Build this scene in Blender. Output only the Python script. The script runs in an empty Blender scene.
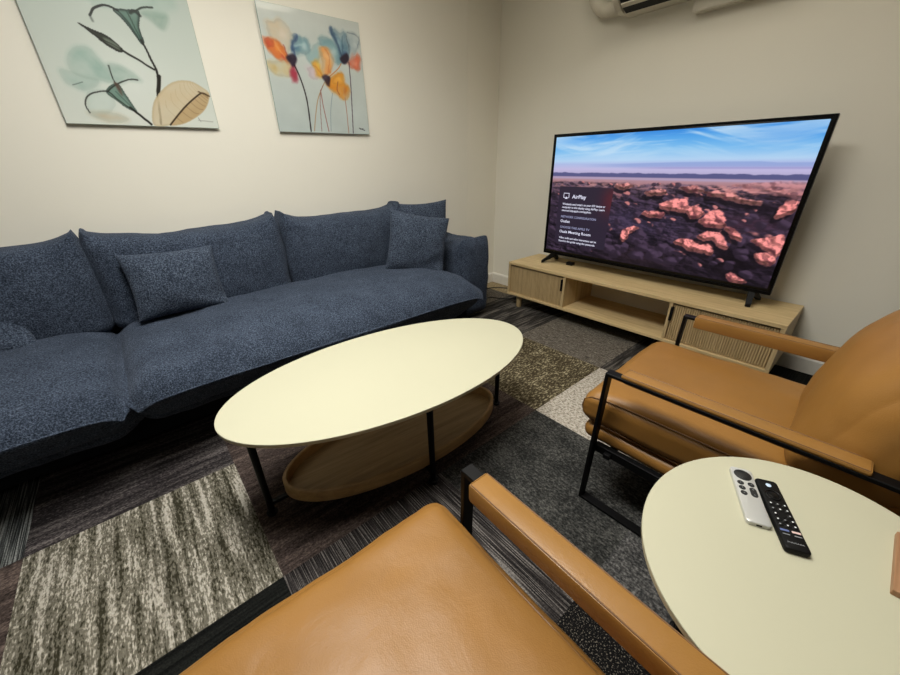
import bpy, bmesh, math, random
import numpy as np
from mathutils import Vector, Matrix, noise as mnoise
random.seed(7)
SC = bpy.context.scene
COL = SC.collection
PI = math.pi

# ------------------------------------------------------------------ helpers
def lin(c):
    return tuple(((v/255)/12.92 if v/255 <= .04045 else ((v/255+.055)/1.055)**2.4) for v in c[:3])

def root_loc(p):
    while p.parent: p = p.parent
    return p.location.copy()

def thing(name, label, cat, loc=(0, 0, 0), rot=(0, 0, 0), group=None):
    o = bpy.data.objects.new(name, None); COL.objects.link(o)
    o.empty_display_size = .05
    o.location = loc; o.rotation_euler = rot
    o['label'] = label; o['category'] = cat
    if group: o['group'] = group
    return o

def tag(o, label, cat, group=None):
    o['label'] = label; o['category'] = cat
    if group: o['group'] = group
    return o

def obj(name, bm, mats, parent=None, smooth=False, world=False, loc=None, label=None):
    """link a bmesh as ONE mesh object; world=True: coordinates are world ones, moved into the parent's frame"""
    if world and parent is not None:
        bmesh.ops.translate(bm, verts=bm.verts, vec=-root_loc(parent))
    bmesh.ops.recalc_face_normals(bm, faces=bm.faces)
    me = bpy.data.meshes.new(name); bm.to_mesh(me); bm.free()
    if not isinstance(mats, (list, tuple)): mats = [mats]
    for m in mats: me.materials.append(m)
    if smooth is True:
        me.polygons.foreach_set('use_smooth', [True]*len(me.polygons))
    elif smooth:
        me.polygons.foreach_set('use_smooth', [True]*len(me.polygons))
        try: me.set_sharp_from_angle(angle=math.radians(smooth))
        except Exception: pass
    o = bpy.data.objects.new(name, me); COL.objects.link(o)
    if parent is not None: o.parent = parent
    if loc: o.location = loc
    if label: o['label'] = label
    return o

def struct(name, bm, mats, **k):
    o = obj(name, bm, mats, **k); o['kind'] = 'structure'; return o

def box(bm, x0, x1, y0, y1, z0, z1, bev=0, seg=2):
    b = bmesh.new()
    bmesh.ops.create_cube(b, size=1)
    bmesh.ops.scale(b, vec=(abs(x1-x0), abs(y1-y0), abs(z1-z0)), verts=b.verts)
    bmesh.ops.translate(b, vec=((x0+x1)/2, (y0+y1)/2, (z0+z1)/2), verts=b.verts)
    if bev:
        bmesh.ops.bevel(b, geom=list(b.edges)+list(b.verts), offset=bev, segments=seg, profile=.5, affect='EDGES')
    merge(bm, b); return bm

def merge(bm, b):
    me = bpy.data.meshes.new('tmp'); b.to_mesh(me); b.free()
    bm.from_mesh(me); bpy.data.meshes.remove(me)

def tube(bm, pts, r, n=10, closed=False, cap=True, flat=None):
    """sweep a circle (or flat=(w,t) rectangle) along points"""
    pts = [Vector(p) for p in pts]; N = len(pts); rings = []
    up0 = None
    for i, p in enumerate(pts):
        if closed: t = (pts[(i+1) % N]-pts[i-1]).normalized()
        else: t = (pts[min(i+1, N-1)]-pts[max(i-1, 0)]).normalized()
        if up0 is None:
            a = Vector((0, 0, 1)) if abs(t.z) < .9 else Vector((1, 0, 0))
            up0 = (a-t*a.dot(t)).normalized()
        else:
            up0 = (up0-t*up0.dot(t)).normalized()
        s = t.cross(up0)
        rr = r[i] if isinstance(r, (list, tuple)) else r
        rings.append([bm.verts.new(p+up0*math.cos(2*PI*k/n)*rr+s*math.sin(2*PI*k/n)*rr) for k in range(n)])
    M = N if closed else N-1
    for i in range(M):
        A, B = rings[i], rings[(i+1) % N]
        for k in range(n): bm.faces.new((A[k], A[(k+1) % n], B[(k+1) % n], B[k]))
    if cap and not closed:
        bm.faces.new(rings[0]); bm.faces.new(rings[-1][::-1])
    return bm

def cyl(bm, x, y, z0, z1, r, n=20, r2=None, bev=0):
    r2 = r if r2 is None else r2
    prof = [(r, z0), (r2, z1)]
    return lathe(bm, x, y, prof, n)

def lathe(bm, x, y, prof, n=24):
    rings = [[bm.verts.new((x+r*math.cos(2*PI*k/n), y+r*math.sin(2*PI*k/n), z)) for k in range(n)] for r, z in prof]
    for A, B in zip(rings, rings[1:]):
        for k in range(n): bm.faces.new((A[k], A[(k+1) % n], B[(k+1) % n], B[k]))
    bm.faces.new(rings[0][::-1]); bm.faces.new(rings[-1])
    return bm

def ellipse_rings(bm, a, b, prof, n=96, cap0=True, cap1=True):
    """prof: list of (outset, z) rings"""
    rings = [[bm.verts.new(((a+d)*math.cos(2*PI*k/n), (b+d)*math.sin(2*PI*k/n), z)) for k in range(n)] for d, z in prof]
    for A, B in zip(rings, rings[1:]):
        for k in range(n): bm.faces.new((A[k], A[(k+1) % n], B[(k+1) % n], B[k]))
    if cap0: bm.faces.new(rings[0][::-1])
    if cap1: bm.faces.new(rings[-1])
    return bm

def prism(bm, poly, axis, a, b, bev=0):
    """extrude a 2-D polygon along an axis: axis 'x' -> poly is (y,z); 'y' -> (x,z); 'z' -> (x,y)"""
    t = bmesh.new()
    f = {'x': lambda p, c: (c, p[0], p[1]), 'y': lambda p, c: (p[0], c, p[1]), 'z': lambda p, c: (p[0], p[1], c)}[axis]
    A = [t.verts.new(f(p, a)) for p in poly]; B = [t.verts.new(f(p, b)) for p in poly]
    n = len(poly)
    t.faces.new(A); t.faces.new(B[::-1])
    for k in range(n): t.faces.new((A[k], B[k], B[(k+1) % n], A[(k+1) % n]))
    bmesh.ops.recalc_face_normals(t, faces=t.faces)
    if bev: bmesh.ops.bevel(t, geom=list(t.edges)+list(t.verts), offset=bev, segments=2, profile=.5, affect='EDGES')
    merge(bm, t); return bm

def soft_box(sx, sy, sz, r, n=28, puff=(0, 0, 0), wr=0, wfreq=6, seed=0, fn=None):
    """upholstered block centred on the origin: rounded edges r, crowned faces, small wrinkles"""
    bm = bmesh.new()
    s = [math.sin(PI/2*(-1+2*i/n))*.55+(-1+2*i/n)*.45 for i in range(n+1)]
    half = Vector((sx/2, sy/2, sz/2)); inn = Vector((max(half.x-r, 1e-4), max(half.y-r, 1e-4), max(half.z-r, 1e-4)))
    cache = {}
    def V(c):
        k = tuple(round(v, 5) for v in c)
        if k in cache: return cache[k]
        p = Vector((c[0]*half.x, c[1]*half.y, c[2]*half.z))
        q = Vector((max(-inn.x, min(inn.x, p.x)), max(-inn.y, min(inn.y, p.y)), max(-inn.z, min(inn.z, p.z))))
        d = p-q
        o = q+d.normalized()*r if d.length > 1e-9 else p
        x, y, z = c
        o.x += puff[0]*x*(1-y*y)*(1-z*z); o.y += puff[1]*y*(1-x*x)*(1-z*z); o.z += puff[2]*z*(1-x**2)*(1-y**2)
        if fn: o = fn(o, c)
        if wr:
            w = mnoise.fractal(Vector((o.x*wfreq+seed*7.3, o.y*wfreq, o.z*wfreq)), .9, 2.1, 3)
            nrm = d.normalized() if d.length > 1e-9 else Vector((0, 0, 1))
            o = o+nrm*w*wr
        cache[k] = bm.verts.new(o); return cache[k]
    for ax in range(3):
        for sg in (-1, 1):
            for i in range(n):
                for j in range(n):
                    vs = []
                    for a, b in ((i, j), (i+1, j), (i+1, j+1), (i, j+1)):
                        c = [0, 0, 0]; c[ax] = sg; c[(ax+1) % 3] = s[a]; c[(ax+2) % 3] = s[b]
                        vs.append(V(c))
                    bm.faces.new(vs if sg > 0 else vs[::-1])
    return bm

def pillow(w, h, t, n=36, pinch=.07, e=.42, wr=.006, seed=0, fold=None):
    """knife-edge cushion standing in the xz plane, base at z=0, thickness along y"""
    bm = bmesh.new()
    s = [math.sin(PI/2*(-1+2*i/n)) for i in range(n+1)]
    def pos(u, v, sg):
        x = w/2*u*(1-pinch*(1-v*v)); z = h/2*v*(1-pinch*(1-u*u))
        d = t/2*max(0, (1-u*u)*(1-v*v))**e
        nn = mnoise.fractal(Vector((x*9+seed*3.1, z*9, sg*3.0+seed)), .9, 2.0, 3)
        edge = max(0, (1-u*u)*(1-v*v))**.3
        y = sg*d+nn*wr*edge*sg
        if fold: y += fold(u, v)*edge*sg
        return (x, y, z+h/2)
    F = [[None]*(n+1) for _ in range(n+1)]; B = [[None]*(n+1) for _ in range(n+1)]
    for i in range(n+1):
        for j in range(n+1):
            F[i][j] = bm.verts.new(pos(s[i], s[j], -1))
            B[i][j] = F[i][j] if i in (0, n) or j in (0, n) else bm.verts.new(pos(s[i], s[j], 1))
    for i in range(n):
        for j in range(n):
            bm.faces.new((F[i][j], F[i+1][j], F[i+1][j+1], F[i][j+1]))
            q = (B[i][j], B[i][j+1], B[i+1][j+1], B[i+1][j])
            try: bm.faces.new(q)
            except ValueError: pass
    return bm

# ------------------------------------------------------------------ materials
class NT:
    def __init__(s, name):
        s.m = bpy.data.materials.new(name); s.m.use_nodes = True
        s.t = s.m.node_tree; s.b = s.t.nodes['Principled BSDF']
    def n(s, typ, **k):
        o = s.t.nodes.new(typ)
        for a, v in k.items(): setattr(o, a, v)
        return o
    def l(s, a, b): s.t.links.new(a, b)
    def coords(s, scale=(1, 1, 1), kind='Object', rot=(0, 0, 0), loc=(0, 0, 0)):
        tc = s.n('ShaderNodeTexCoord'); mp = s.n('ShaderNodeMapping')
        mp.inputs['Scale'].default_value = scale; mp.inputs['Rotation'].default_value = rot; mp.inputs['Location'].default_value = loc
        s.l(tc.outputs[kind], mp.inputs[0]); return mp.outputs[0]
    def noise(s, co, scale, det=3, rough=.55, dist=0):
        o = s.n('ShaderNodeTexNoise'); o.inputs['Scale'].default_value = scale; o.inputs['Detail'].default_value = det
        o.inputs['Roughness'].default_value = rough; o.inputs['Distortion'].default_value = dist
        s.l(co, o.inputs['Vector']); return o.outputs['Fac']
    def ramp(s, fac, stops, interp='LINEAR'):
        o = s.n('ShaderNodeValToRGB'); e = o.color_ramp.elements; o.color_ramp.interpolation = interp
        while len(e) < len(stops): e.new(.5)
        for k, (p, c) in enumerate(stops): e[k].position = p; e[k].color = (*c, 1)
        s.l(fac, o.inputs[0]); return o.outputs[0]
    def mix(s, a, b, fac, mode='MIX'):
        o = s.n('ShaderNodeMix', data_type='RGBA', blend_type=mode)
        for v, i in ((fac, 0), (a, 6), (b, 7)):
            if hasattr(v, 'links'): s.l(v, o.inputs[i])
            else: o.inputs[i].default_value = v if i == 0 else (*v, 1)
        return o.outputs[2]
    def bump(s, fac, strength=.2, dist=.002):
        o = s.n('ShaderNodeBump'); o.inputs['Strength'].default_value = strength; o.inputs['Distance'].default_value = dist
        s.l(fac, o.inputs['Height']); s.l(o.outputs[0], s.b.inputs['Normal'])
    def set(s, **k):
        for a, v in k.items():
            i = s.b.inputs[a.replace('_', ' ')]
            if hasattr(v, 'links'): s.l(v, i)
            else: i.default_value = (*v, 1) if isinstance(v, tuple) and len(v) == 3 else v
        return s.m

def plain(name, rgb, rough=.5, metal=0, var=.04, scale=30, spec=.5):
    t = NT(name); c = lin(rgb)
    f = t.noise(t.coords(), scale, 3)
    col = t.ramp(f, [(.3, tuple(v*(1-var) for v in c)), (.7, tuple(min(1, v*(1+var)) for v in c))])
    return t.set(Base_Color=col, Roughness=rough, Metallic=metal, Specular_IOR_Level=spec)

def wall_mat(name, rgb):
    t = NT(name); c = lin(rgb); co = t.coords()
    col = t.ramp(t.noise(co, 1.3, 4), [(.3, tuple(v*.97 for v in c)), (.7, c)])
    t.bump(t.noise(co, 180, 3), .12, .001)
    return t.set(Base_Color=col, Roughness=.75, Specular_IOR_Level=.25)

def wood_mat(name, dark, mid, light, axis='x', rough=.5, grain=1.0, spec=.4):
    t = NT(name)
    sc = {'x': (1.2, 22, 22), 'y': (22, 1.2, 22), 'z': (22, 22, 1.2)}[axis]
    co = t.coords(sc)
    f = t.noise(co, 2.2*grain, 5, .6, .6)
    fine = t.noise(t.coords(tuple(v*5 for v in sc)), 3, 2, .6)
    col = t.ramp(f, [(.3, lin(dark)), (.5, lin(mid)), (.72, lin(light))])
    col = t.mix(col, t.ramp(fine, [(.35, (.86, .86, .86)), (.65, (1, 1, 1))]), 1.0, 'MULTIPLY')
    t.bump(fine, .12, .0006)
    return t.set(Base_Color=col, Roughness=rough, Specular_IOR_Level=spec)

def fabric_mat(name, dark, mid, light, scale=170):
    t = NT(name); co = t.coords()
    f = t.noise(co, scale, 2, .7)
    g = t.noise(co, 9, 4, .6)
    col = t.ramp(f, [(.33, lin(dark)), (.5, lin(mid)), (.70, lin(light))])
    col = t.mix(col, t.ramp(g, [(.32, (.78, .79, .81)), (.68, (1.14, 1.14, 1.14))]), 1.0, 'MULTIPLY')
    t.bump(f, .8, .006)
    return t.set(Base_Color=col, Roughness=.95, Specular_IOR_Level=.1, Sheen_Weight=.15, Sheen_Roughness=.5, Sheen_Tint=lin((160, 168, 185)))

def leather_mat(name, rgb, rough=.42):
    t = NT(name); c = lin(rgb); co = t.coords()
    g = t.noise(co, 5, 4, .6)
    col = t.ramp(g, [(.3, tuple(v*.9 for v in c)), (.7, tuple(v*1.06 for v in c))])
    v = t.n('ShaderNodeTexVoronoi'); v.inputs['Scale'].default_value = 420; t.l(co, v.inputs['Vector'])
    w = t.noise(co, 14, 4, .55, .8)
    m = t.n('ShaderNodeMath', operation='MULTIPLY_ADD'); m.inputs[1].default_value = .12
    t.l(v.outputs['Distance'], m.inputs[0]); t.l(w, m.inputs[2])
    t.bump(m.outputs[0], .22, .006)
    return t.set(Base_Color=col, Roughness=rough, Specular_IOR_Level=.35)

def carpet_mat(name, stops, layers, grain=(190, 190), grain_amt=.4, band=None, wob=0):
    """tufted loop pile: layers = (fx, fy, weight, detail) noises laid along x / y, blended, then sorted into yarn colours"""
    t = NT(name); acc = None; W_ = sum(l[2] for l in layers)
    for fx, fy, w, det in layers:
        f = t.noise(t.coords((fx, fy, 1), loc=(fx*.37, fy*.71, 0)), 1, det, .6, wob)
        m = t.n('ShaderNodeMath', operation='MULTIPLY_ADD'); t.l(f, m.inputs[0]); m.inputs[1].default_value = w/W_
        if acc is None: m.inputs[2].default_value = 0
        else: t.l(acc, m.inputs[2])
        acc = m.outputs[0]
    col = t.ramp(acc, [(p, lin(c)) for p, c in stops])
    k = t.noise(t.coords((grain[0], grain[1], 1)), 1, 1, .5)
    lo, hi = 1-grain_amt, 1+grain_amt
    col = t.mix(col, t.ramp(k, [(.36, (lo, lo, lo)), (.64, (hi, hi, hi))]), 1.0, 'MULTIPLY')
    if band:
        g = t.noise(t.coords((band[0], band[1], 1)), 1, 2, .5)
        col = t.mix(col, t.ramp(g, [(.40, (band[2],)*3), (.60, (1.0,)*3)]), 1.0, 'MULTIPLY')
    t.bump(k, .6, .004)
    return t.set(Base_Color=col, Roughness=.95, Specular_IOR_Level=.08)

def emit_mat(name, rgb, s):
    t = NT(name)
    return t.set(Base_Color=(0.0, 0.0, 0.0), Emission_Color=lin(rgb), Emission_Strength=s, Roughness=.6)

def paint_mat(name, rough=.1, coat=0, emission=0):
    t = NT(name); a = t.n('ShaderNodeVertexColor'); a.layer_name = 'paint'
    if emission:
        return t.set(Base_Color=(0.004, 0.004, 0.004), Emission_Color=a.outputs[0], Emission_Strength=emission, Roughness=.35, Specular_IOR_Level=.2)
    return t.set(Base_Color=a.outputs[0], Roughness=rough, Coat_Weight=coat, Coat_Roughness=.02)

# ------------------------------------------------------------------ layout numbers
CAM = (49.914, -25.797, -1.1415)      # heading, pitch, roll in degrees
EXPOSURE = 0.0
LCOL = (1.0, 1.0, .96)
R120 = math.radians(142)
LIGHTS = [(.30, .98, .6, 1.2, 43, 'ceiling light panel above the coffee table'),
          (1.22, 1.65, .6, .6, 2.5, 'small ceiling light panel above the right end of the sofa'),
          (1.68, .50, .6, 1.15, 1, 'dim ceiling light panel above the right armchair'),
          (-2.3, -1.7, 1.2, .6, 8, 'ceiling light panel at the back of the room')]
ART1 = {'stem': [(0.617, 0.57), (0.64, 0.481), (0.661, 0.381), (0.652, 0.31), (0.624, 0.235), (0.596, 0.105), (0.573, 0.009)], 'node': [(0.669, 0.35), (0.631, 0.245)], 'bud': [(0.277, 0.622), (0.323, 0.604), (0.395, 0.58), (0.449, 0.538), (0.486, 0.498), (0.441, 0.489), (0.391, 0.522), (0.341, 0.572)], 'budin': [(0.389, 0.561), (0.448, 0.535), (0.476, 0.5), (0.438, 0.505), (0.401, 0.531)], 'budstem': [(0.476, 0.502), (0.577, 0.44), (0.647, 0.393)], 'trump': [(0.507, 0.74), (0.578, 0.748), (0.659, 0.756), (0.633, 0.66), (0.626, 0.566), (0.606, 0.56), (0.568, 0.642), (0.537, 0.692)], 'pl1': [(0.36, 0.68), (0.393, 0.727), (0.453, 0.756), (0.496, 0.753), (0.528, 0.736)], 'pl2': [(0.624, 0.745), (0.682, 0.779), (0.761, 0.797)], 'petr': [(0.673, 0.749), (0.745, 0.771), (0.834, 0.761), (0.787, 0.676), (0.728, 0.716)], 'petu': [(0.393, 0.749), (0.501, 0.835), (0.7, 0.889), (0.783, 0.844), (0.736, 0.796), (0.627, 0.753), (0.502, 0.747)], 'lp1': [(0.155, 0.421), (0.192, 0.469), (0.24, 0.486), (0.3, 0.471), (0.347, 0.364), (0.359, 0.283), (0.246, 0.289), (0.167, 0.313), (0.14, 0.358)], 'lp2': [(0.091, 0.337), (0.182, 0.315), (0.266, 0.283), (0.203, 0.227), (0.113, 0.241), (0.085, 0.281)], 'lp3': [(0.361, 0.399), (0.461, 0.38), (0.538, 0.311), (0.454, 0.309), (0.375, 0.284)], 'lp4': [(0.19, 0.21), (0.299, 0.218), (0.315, 0.125), (0.212, 0.049), (0.157, 0.09)], 'ltr': [(0.291, 0.218), (0.373, 0.279), (0.407, 0.21), (0.435, 0.132), (0.441, 0.097), (0.38, 0.125), (0.33, 0.169)], 'll1': [(0.155, 0.081), (0.149, 0.132), (0.174, 0.18), (0.219, 0.207), (0.299, 0.218), (0.346, 0.171), (0.424, 0.108)], 'll1b': [(0.412, 0.122), (0.462, 0.067), (0.506, 0.007)], 'll2': [(0.299, 0.218), (0.367, 0.27), (0.454, 0.309), (0.52, 0.31)], 'll3': [(0.363, 0.391), (0.359, 0.316), (0.367, 0.27), (0.382, 0.234)], 'll4': [(0.123, 0.248), (0.181, 0.27)], 'lbp': [(0.146, 0.081), (0.253, 0.078), (0.37, 0.042), (0.279, 0.013), (0.193, 0.04)], 'leaf': [(0.531, 0.008), (0.562, 0.14), (0.635, 0.236), (0.749, 0.318), (0.866, 0.338), (0.952, 0.299), (0.989, 0.25), (0.917, 0.132), (0.762, 0.036), (0.641, 0.012)], 'leaflow': [(0.641, 0.012), (0.77, 0.134), (0.94, 0.256), (0.987, 0.245), (0.917, 0.132), (0.762, 0.036)], 'rib': [(0.641, 0.012), (0.771, 0.138), (0.883, 0.227), (0.941, 0.26), (0.986, 0.241)], 'tip': [(0.914, 0.268), (0.99, 0.241)], 'sig': [(0.856, 0.056), (0.895, 0.052), (0.966, 0.048)]}
ART2 = {'tan1': [(0.054, 0.865), (0.196, 0.896), (0.285, 0.789), (0.207, 0.663), (0.097, 0.714)], 'or1': [(0.01, 0.731), (0.056, 0.748), (0.129, 0.727), (0.191, 0.686), (0.211, 0.616), (0.14, 0.591), (0.047, 0.623), (0.011, 0.678)], 'red1': [(0.01, 0.731), (0.055, 0.743), (0.091, 0.689), (0.027, 0.664)], 'bl1': [(0.285, 0.789), (0.358, 0.792), (0.445, 0.771), (0.401, 0.679), (0.287, 0.648)], 'blk1': [(0.303, 0.809), (0.277, 0.722), (0.275, 0.629)], 'mag': [(0.219, 0.571), (0.256, 0.55), (0.252, 0.453), (0.217, 0.43), (0.204, 0.492)], 'tan2': [(-0.003, 0.546), (0.202, 0.592), (0.192, 0.473), (0.078, 0.448), (0.01, 0.503)], 'c1': [(0.187, 0.619), (0.256, 0.652), (0.291, 0.614), (0.245, 0.549), (0.219, 0.571)], 'st1': [(0.251, 0.575), (0.293, 0.466), (0.325, 0.285), (0.318, 0.011)], 'bl2': [(0.38, 0.685), (0.528, 0.765), (0.627, 0.743), (0.553, 0.654), (0.427, 0.586)], 'or2': [(0.537, 0.714), (0.634, 0.718), (0.661, 0.622), (0.57, 0.511), (0.54, 0.581)], 'or2b': [(0.439, 0.623), (0.492, 0.629), (0.541, 0.517), (0.491, 0.499), (0.448, 0.553)], 'or3': [(0.579, 0.465), (0.703, 0.552), (0.777, 0.55), (0.754, 0.468), (0.807, 0.414), (0.769, 0.336), (0.667, 0.337), (0.606, 0.411)], 'or3b': [(0.673, 0.521), (0.752, 0.519), (0.723, 0.45), (0.649, 0.453)], 'pk': [(0.378, 0.563), (0.478, 0.556), (0.478, 0.493), (0.399, 0.494)], 'c2': [(0.521, 0.497), (0.565, 0.52), (0.608, 0.492), (0.572, 0.427), (0.543, 0.462)], 'st2': [(0.541, 0.452), (0.45, 0.313), (0.393, 0.156), (0.355, 0.016)], 'st3': [(0.486, 0.382), (0.491, 0.239), (0.513, 0.016)], 'st3b': [(0.517, 0.422), (0.469, 0.315), (0.434, 0.014)], 'bl3': [(0.564, 0.813), (0.674, 0.811), (0.775, 0.699), (0.717, 0.637), (0.597, 0.704)], 'bl4': [(0.677, 0.898), (0.83, 0.886), (0.842, 0.726), (0.758, 0.664), (0.716, 0.782)], 'bl4k': [(0.679, 0.907), (0.724, 0.827), (0.772, 0.677)], 'gr3': [(0.855, 0.89), (0.985, 0.891), (0.974, 0.78), (0.851, 0.709)], 'gr3e': [(0.859, 0.887), (0.974, 0.886), (0.965, 0.788)], 'red3': [(0.837, 0.679), (0.955, 0.721), (0.995, 0.669), (0.938, 0.602), (0.855, 0.612)], 'c3': [(0.747, 0.674), (0.829, 0.728), (0.846, 0.675), (0.789, 0.631)], 'st4': [(0.843, 0.652), (0.833, 0.42), (0.799, 0.007)], 'st5': [(0.612, 0.364), (0.566, 0.204), (0.539, 0.017)], 'st6': [(0.751, 0.335), (0.749, 0.173), (0.744, 0.006)], 'st7': [(0.584, 0.494), (0.707, 0.581), (0.752, 0.632)], 'sig': [(0.88, 0.057), (0.947, 0.037)]}
ROCKS = {'A': [(0.555, 0.496), (0.591, 0.535), (0.641, 0.54), (0.672, 0.498), (0.709, 0.492), (0.722, 0.438), (0.69, 0.41), (0.661, 0.44), (0.614, 0.456), (0.56, 0.461)], 'B': [(0.715, 0.391), (0.736, 0.462), (0.767, 0.484), (0.796, 0.438), (0.804, 0.385), (0.762, 0.366)], 'C': [(0.486, 0.426), (0.533, 0.452), (0.576, 0.439), (0.567, 0.402), (0.504, 0.399)], 'D': [(0.411, 0.229), (0.418, 0.285), (0.453, 0.324), (0.485, 0.311), (0.455, 0.266), (0.436, 0.194), (0.417, 0.19)], 'E': [(0.644, 0.233), (0.664, 0.275), (0.703, 0.272), (0.741, 0.269), (0.778, 0.255), (0.794, 0.188), (0.752, 0.188), (0.701, 0.198)], 'F': [(0.724, 0.3), (0.754, 0.341), (0.789, 0.338), (0.817, 0.299), (0.838, 0.236), (0.817, 0.23), (0.775, 0.277), (0.74, 0.276)], 'G': [(0.806, 0.374), (0.839, 0.374), (0.866, 0.332), (0.866, 0.299), (0.837, 0.315)], 'H': [(0.896, 0.307), (0.936, 0.338), (0.989, 0.354), (0.986, 0.213), (0.961, 0.248)], 'I': [(0.92, 0.225), (0.952, 0.246), (0.985, 0.223), (0.983, 0.173), (0.943, 0.177)], 'J': [(0.853, 0.064), (0.873, 0.079), (0.929, 0.034), (0.883, 0.016)], 'K': [(0.943, 0.472), (0.952, 0.551), (0.987, 0.555), (0.988, 0.498), (0.953, 0.464)], 'L': [(0.705, 0.6), (0.772, 0.599), (0.839, 0.569), (0.891, 0.555), (0.886, 0.524), (0.824, 0.537), (0.732, 0.57)], 'M': [(0.618, 0.616), (0.665, 0.63), (0.705, 0.6), (0.659, 0.59)], 'N': [(0.342, 0.612), (0.386, 0.639), (0.427, 0.617), (0.385, 0.585)], 'O': [(0.476, 0.572), (0.541, 0.611), (0.572, 0.579), (0.521, 0.552)], 'P': [(0.786, 0.646), (0.989, 0.665), (0.996, 0.575), (0.912, 0.601)], 'Q': [(0.663, 0.47), (0.688, 0.511), (0.712, 0.481), (0.716, 0.425), (0.683, 0.413)]}

# ------------------------------------------------------------------ materials used
M = {}
M['wall'] = wall_mat('wall paint', (234, 230, 217))
M['ceil'] = wall_mat('ceiling tile', (150, 148, 142))
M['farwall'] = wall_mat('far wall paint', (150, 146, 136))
M['trimwhite'] = plain('white trim paint', (222, 218, 208), .45)
M['black'] = plain('black powder coat', (6, 6, 7), .5, spec=.18)
M['blackgloss'] = plain('black plastic', (5, 5, 6), .3, spec=.25)
M['blackmatte'] = plain('black matte plastic', (8, 8, 9), .55, spec=.2)
M['steel'] = plain('dark metal bar', (60, 60, 64), .3, metal=.6)
M['oak'] = wood_mat('pale oak', (188, 162, 117), (208, 182, 134), (220, 196, 150), 'y')
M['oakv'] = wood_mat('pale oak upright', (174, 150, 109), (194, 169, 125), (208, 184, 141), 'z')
M['tray'] = wood_mat('oak tray', (140, 112, 72), (162, 132, 88), (180, 149, 104), 'x', .55)
M['trayrim'] = wood_mat('oak tray rim', (156, 124, 80), (176, 141, 92), (190, 155, 106), 'x', .5)
M['board'] = wood_mat('brown wood', (150, 112, 80), (168, 128, 94), (180, 140, 104), 'x', .5)
M['laminate'] = plain('cream laminate', (187, 184, 160), .38, var=.01, scale=3, spec=.35)
M['tableedge'] = plain('table edge', (196, 186, 156), .5)
M['fabric'] = fabric_mat('blue grey boucle', (26, 32, 41), (54, 63, 78), (94, 104, 121), 210)
M['fabricp'] = fabric_mat('pillow boucle', (28, 34, 43), (58, 67, 82), (102, 112, 127), 185)
M['plinth'] = plain('dark sofa base', (16, 18, 22), .95, spec=.1)
M['leather'] = leather_mat('tan leather', (143, 101, 47))
M['leatherarm'] = leather_mat('tan leather arm', (147, 106, 53), .38)
M['piping'] = plain('leather piping', (112, 78, 42), .5)
M['silver'] = plain('silver aluminium', (196, 196, 192), .38, metal=.25, var=.01)
M['button'] = plain('black rubber button', (24, 24, 25), .55)
M['whiteprint'] = plain('white print', (225, 228, 232), .5)
M['greyprint'] = plain('grey print', (150, 152, 156), .5)
M['orangeprint'] = plain('pink print', (220, 190, 185), .5)
M['blueprint'] = plain('blue print', (96, 110, 160), .5)
M['mic'] = plain('pale blue button', (190, 210, 235), .4)
M['acwhite'] = plain('white plastic', (214, 208, 192), .5)
M['acdark'] = plain('outlet near black', (16, 16, 16), .7)  # even near-black colour of the air conditioner outlet
M['glassedge'] = plain('glass edge', (150, 168, 160), .2)
M['cable'] = plain('black cable', (18, 18, 18), .5)

# ------------------------------------------------------------------ room shell
XR, YL = 2.664, 2.471          # right wall (behind the TV) and left wall (behind the sofa)
XB, YF, ZC = -3.2, -2.8, 2.6
W = .12
b = bmesh.new(); box(b, XB-W, XR+W, YL, YL+W, 0, ZC); struct('wall_left', b, M['wall'])
b = bmesh.new(); box(b, XR, XR+W, YF-W, YL, 0, ZC); struct('wall_right', b, M['wall'])
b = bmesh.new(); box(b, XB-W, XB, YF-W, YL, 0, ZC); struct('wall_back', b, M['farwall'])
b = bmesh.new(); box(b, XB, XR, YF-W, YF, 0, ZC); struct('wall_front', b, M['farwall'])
b = bmesh.new(); box(b, XB-W, XR+W, YF-W, YL+W, ZC, ZC+.1); struct('ceiling', b, M['ceil'])
def baseboard(name, axis, a0, a1, pos, sg):
    b = bmesh.new()
    prof = [(0, 0), (.014, 0), (.014, .078), (.009, .09), (0, .095)]
    poly = [(pos+sg*d, z) for d, z in prof]
    prism(b, poly, axis, a0, a1)
    struct(name, b, M['trimwhite'])
baseboard('baseboard_left', 'x', XB, XR, YL, -1)
baseboard('baseboard_right', 'y', YF, YL-.014, XR, -1)
b = bmesh.new(); box(b, 2.305, 2.317, YL-.002, YL+.01, .095, ZC, .0008); struct('trim_1', b, M['wall'])

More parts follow.
